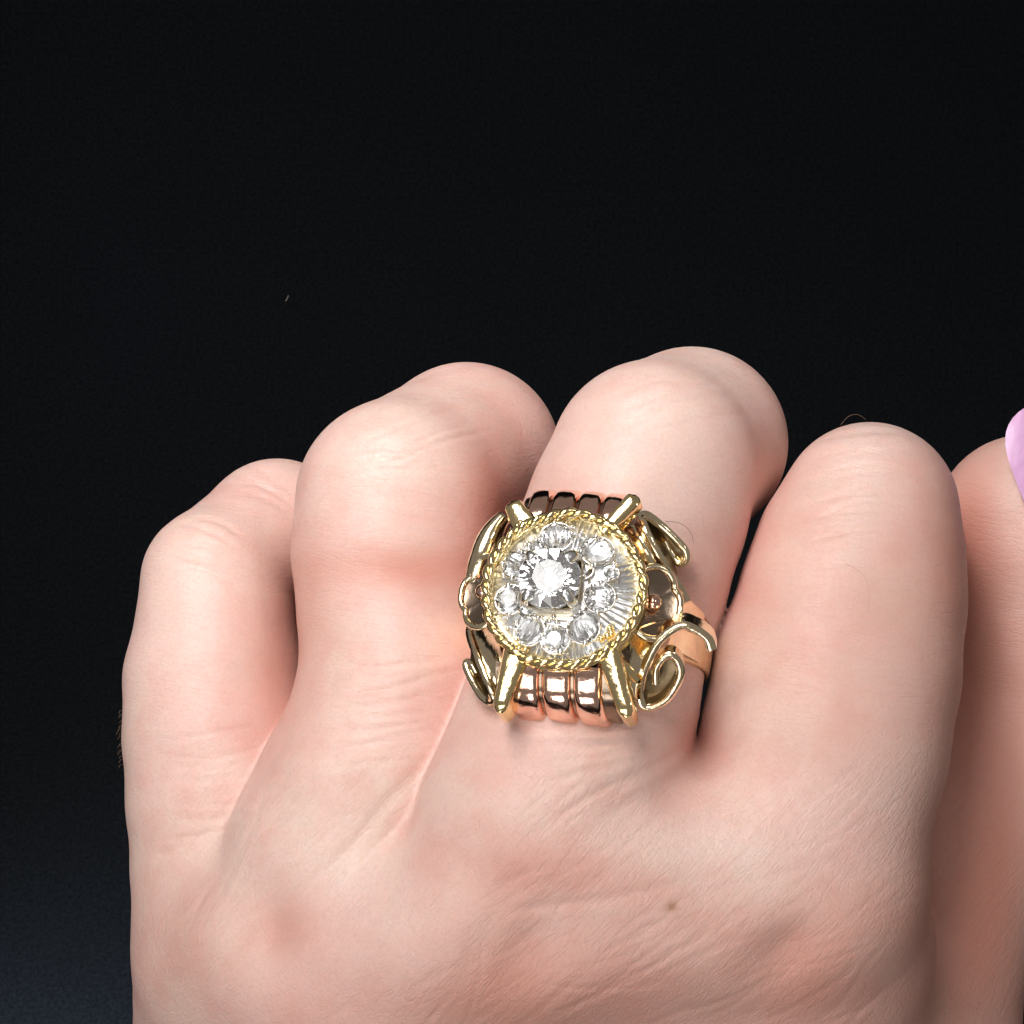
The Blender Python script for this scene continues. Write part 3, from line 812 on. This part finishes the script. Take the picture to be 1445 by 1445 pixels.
    pp = catmull([unproj(x, y, (0, 0, z), (0, 0, 1)) for x, y, z in [(690, 750, 9.6), (678, 772, 9.6), (670, 790, 9.4), (672, 802, 9.3), (680, 800, 9.6)]], 5)
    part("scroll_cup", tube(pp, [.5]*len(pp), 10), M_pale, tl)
    def web(edge, inner, name="scroll_wall", mat=M_pale, sag=.5):
        A_ = catmull([unproj(x, y, (0, 0, z), (0, 0, 1)) for x, y, z in edge], 6)
        B_ = catmull([unproj(x, y, (0, 0, z), (0, 0, 1)) for x, y, z in inner], 6)
        n_ = 24
        def samp(L, q): t = q*(len(L)-1); i = min(int(t), len(L)-2); return L[i]*(1-t+i)+L[i+1]*(t-i)
        rings = []
        for side in (0, 1):
            rr = []
            for i in range(9):
                q = i/8; rr.append([samp(A_, j/n_)*(1-q)+samp(B_, j/n_)*q-np.array([0, 0, sag*math.sin(math.pi*q)+.4*side]) for j in range(n_+1)])
            rings += rr if side == 0 else rr[::-1]
        rings.append(rings[0])
        part(name, loft(rings, closed=False, caps=False), mat, sharp=45)
    web([(992, 893, 8.6), (964, 886, 9.6), (936, 903, 10.2), (915, 934, 10.4), (905, 962, 10.0), (903, 985, 9.6)], [(952, 872, 10.8), (915, 880, 11.8), (893, 893, 12.4), (880, 915, 12.4), (876, 945, 11.6), (884, 978, 10.4)])
    web([(966, 846, 8.4), (943, 808, 10.0), (925, 778, 11.0), (910, 748, 11.5), (904, 730, 11.2)], [(948, 850, 9.2), (912, 815, 11.4), (900, 790, 12.2), (886, 765, 12.4), (880, 742, 11.8)], sag=.7)
    web([(664, 876, 9.2), (663, 896, 9.8), (673, 926, 10.8), (685, 955, 11.0), (694, 978, 10.6)], [(690, 876, 11.5), (698, 896, 12.4), (706, 915, 12.5), (710, 940, 12), (708, 965, 11)], sag=.5)
    return root
RING = make_ring()

# ------------------------------------------------------------------ lint on the cloth
ml, ntl, bl = newmat("lint"); bl.inputs['Base Color'].default_value = (.15, .14, .115, 1); bl.inputs['Roughness'].default_value = .9
def at_back(px, py, y=148.6):
    k = (D+y)/D*MPP; return np.array([(px-722.5)*k, y, (722.5-py)*k])
for pl, r, lab in (([(403, 425), (405, 422), (407, 417)], .09, "tiny pale lint fibre on the black cloth, upper left of the hand"),):
    v, f = tube([at_back(*q) for q in catmull(pl, 4)], r, 5)
    o = mesh("lint_fibre", v, f, ml); tag(o, lab, "lint")
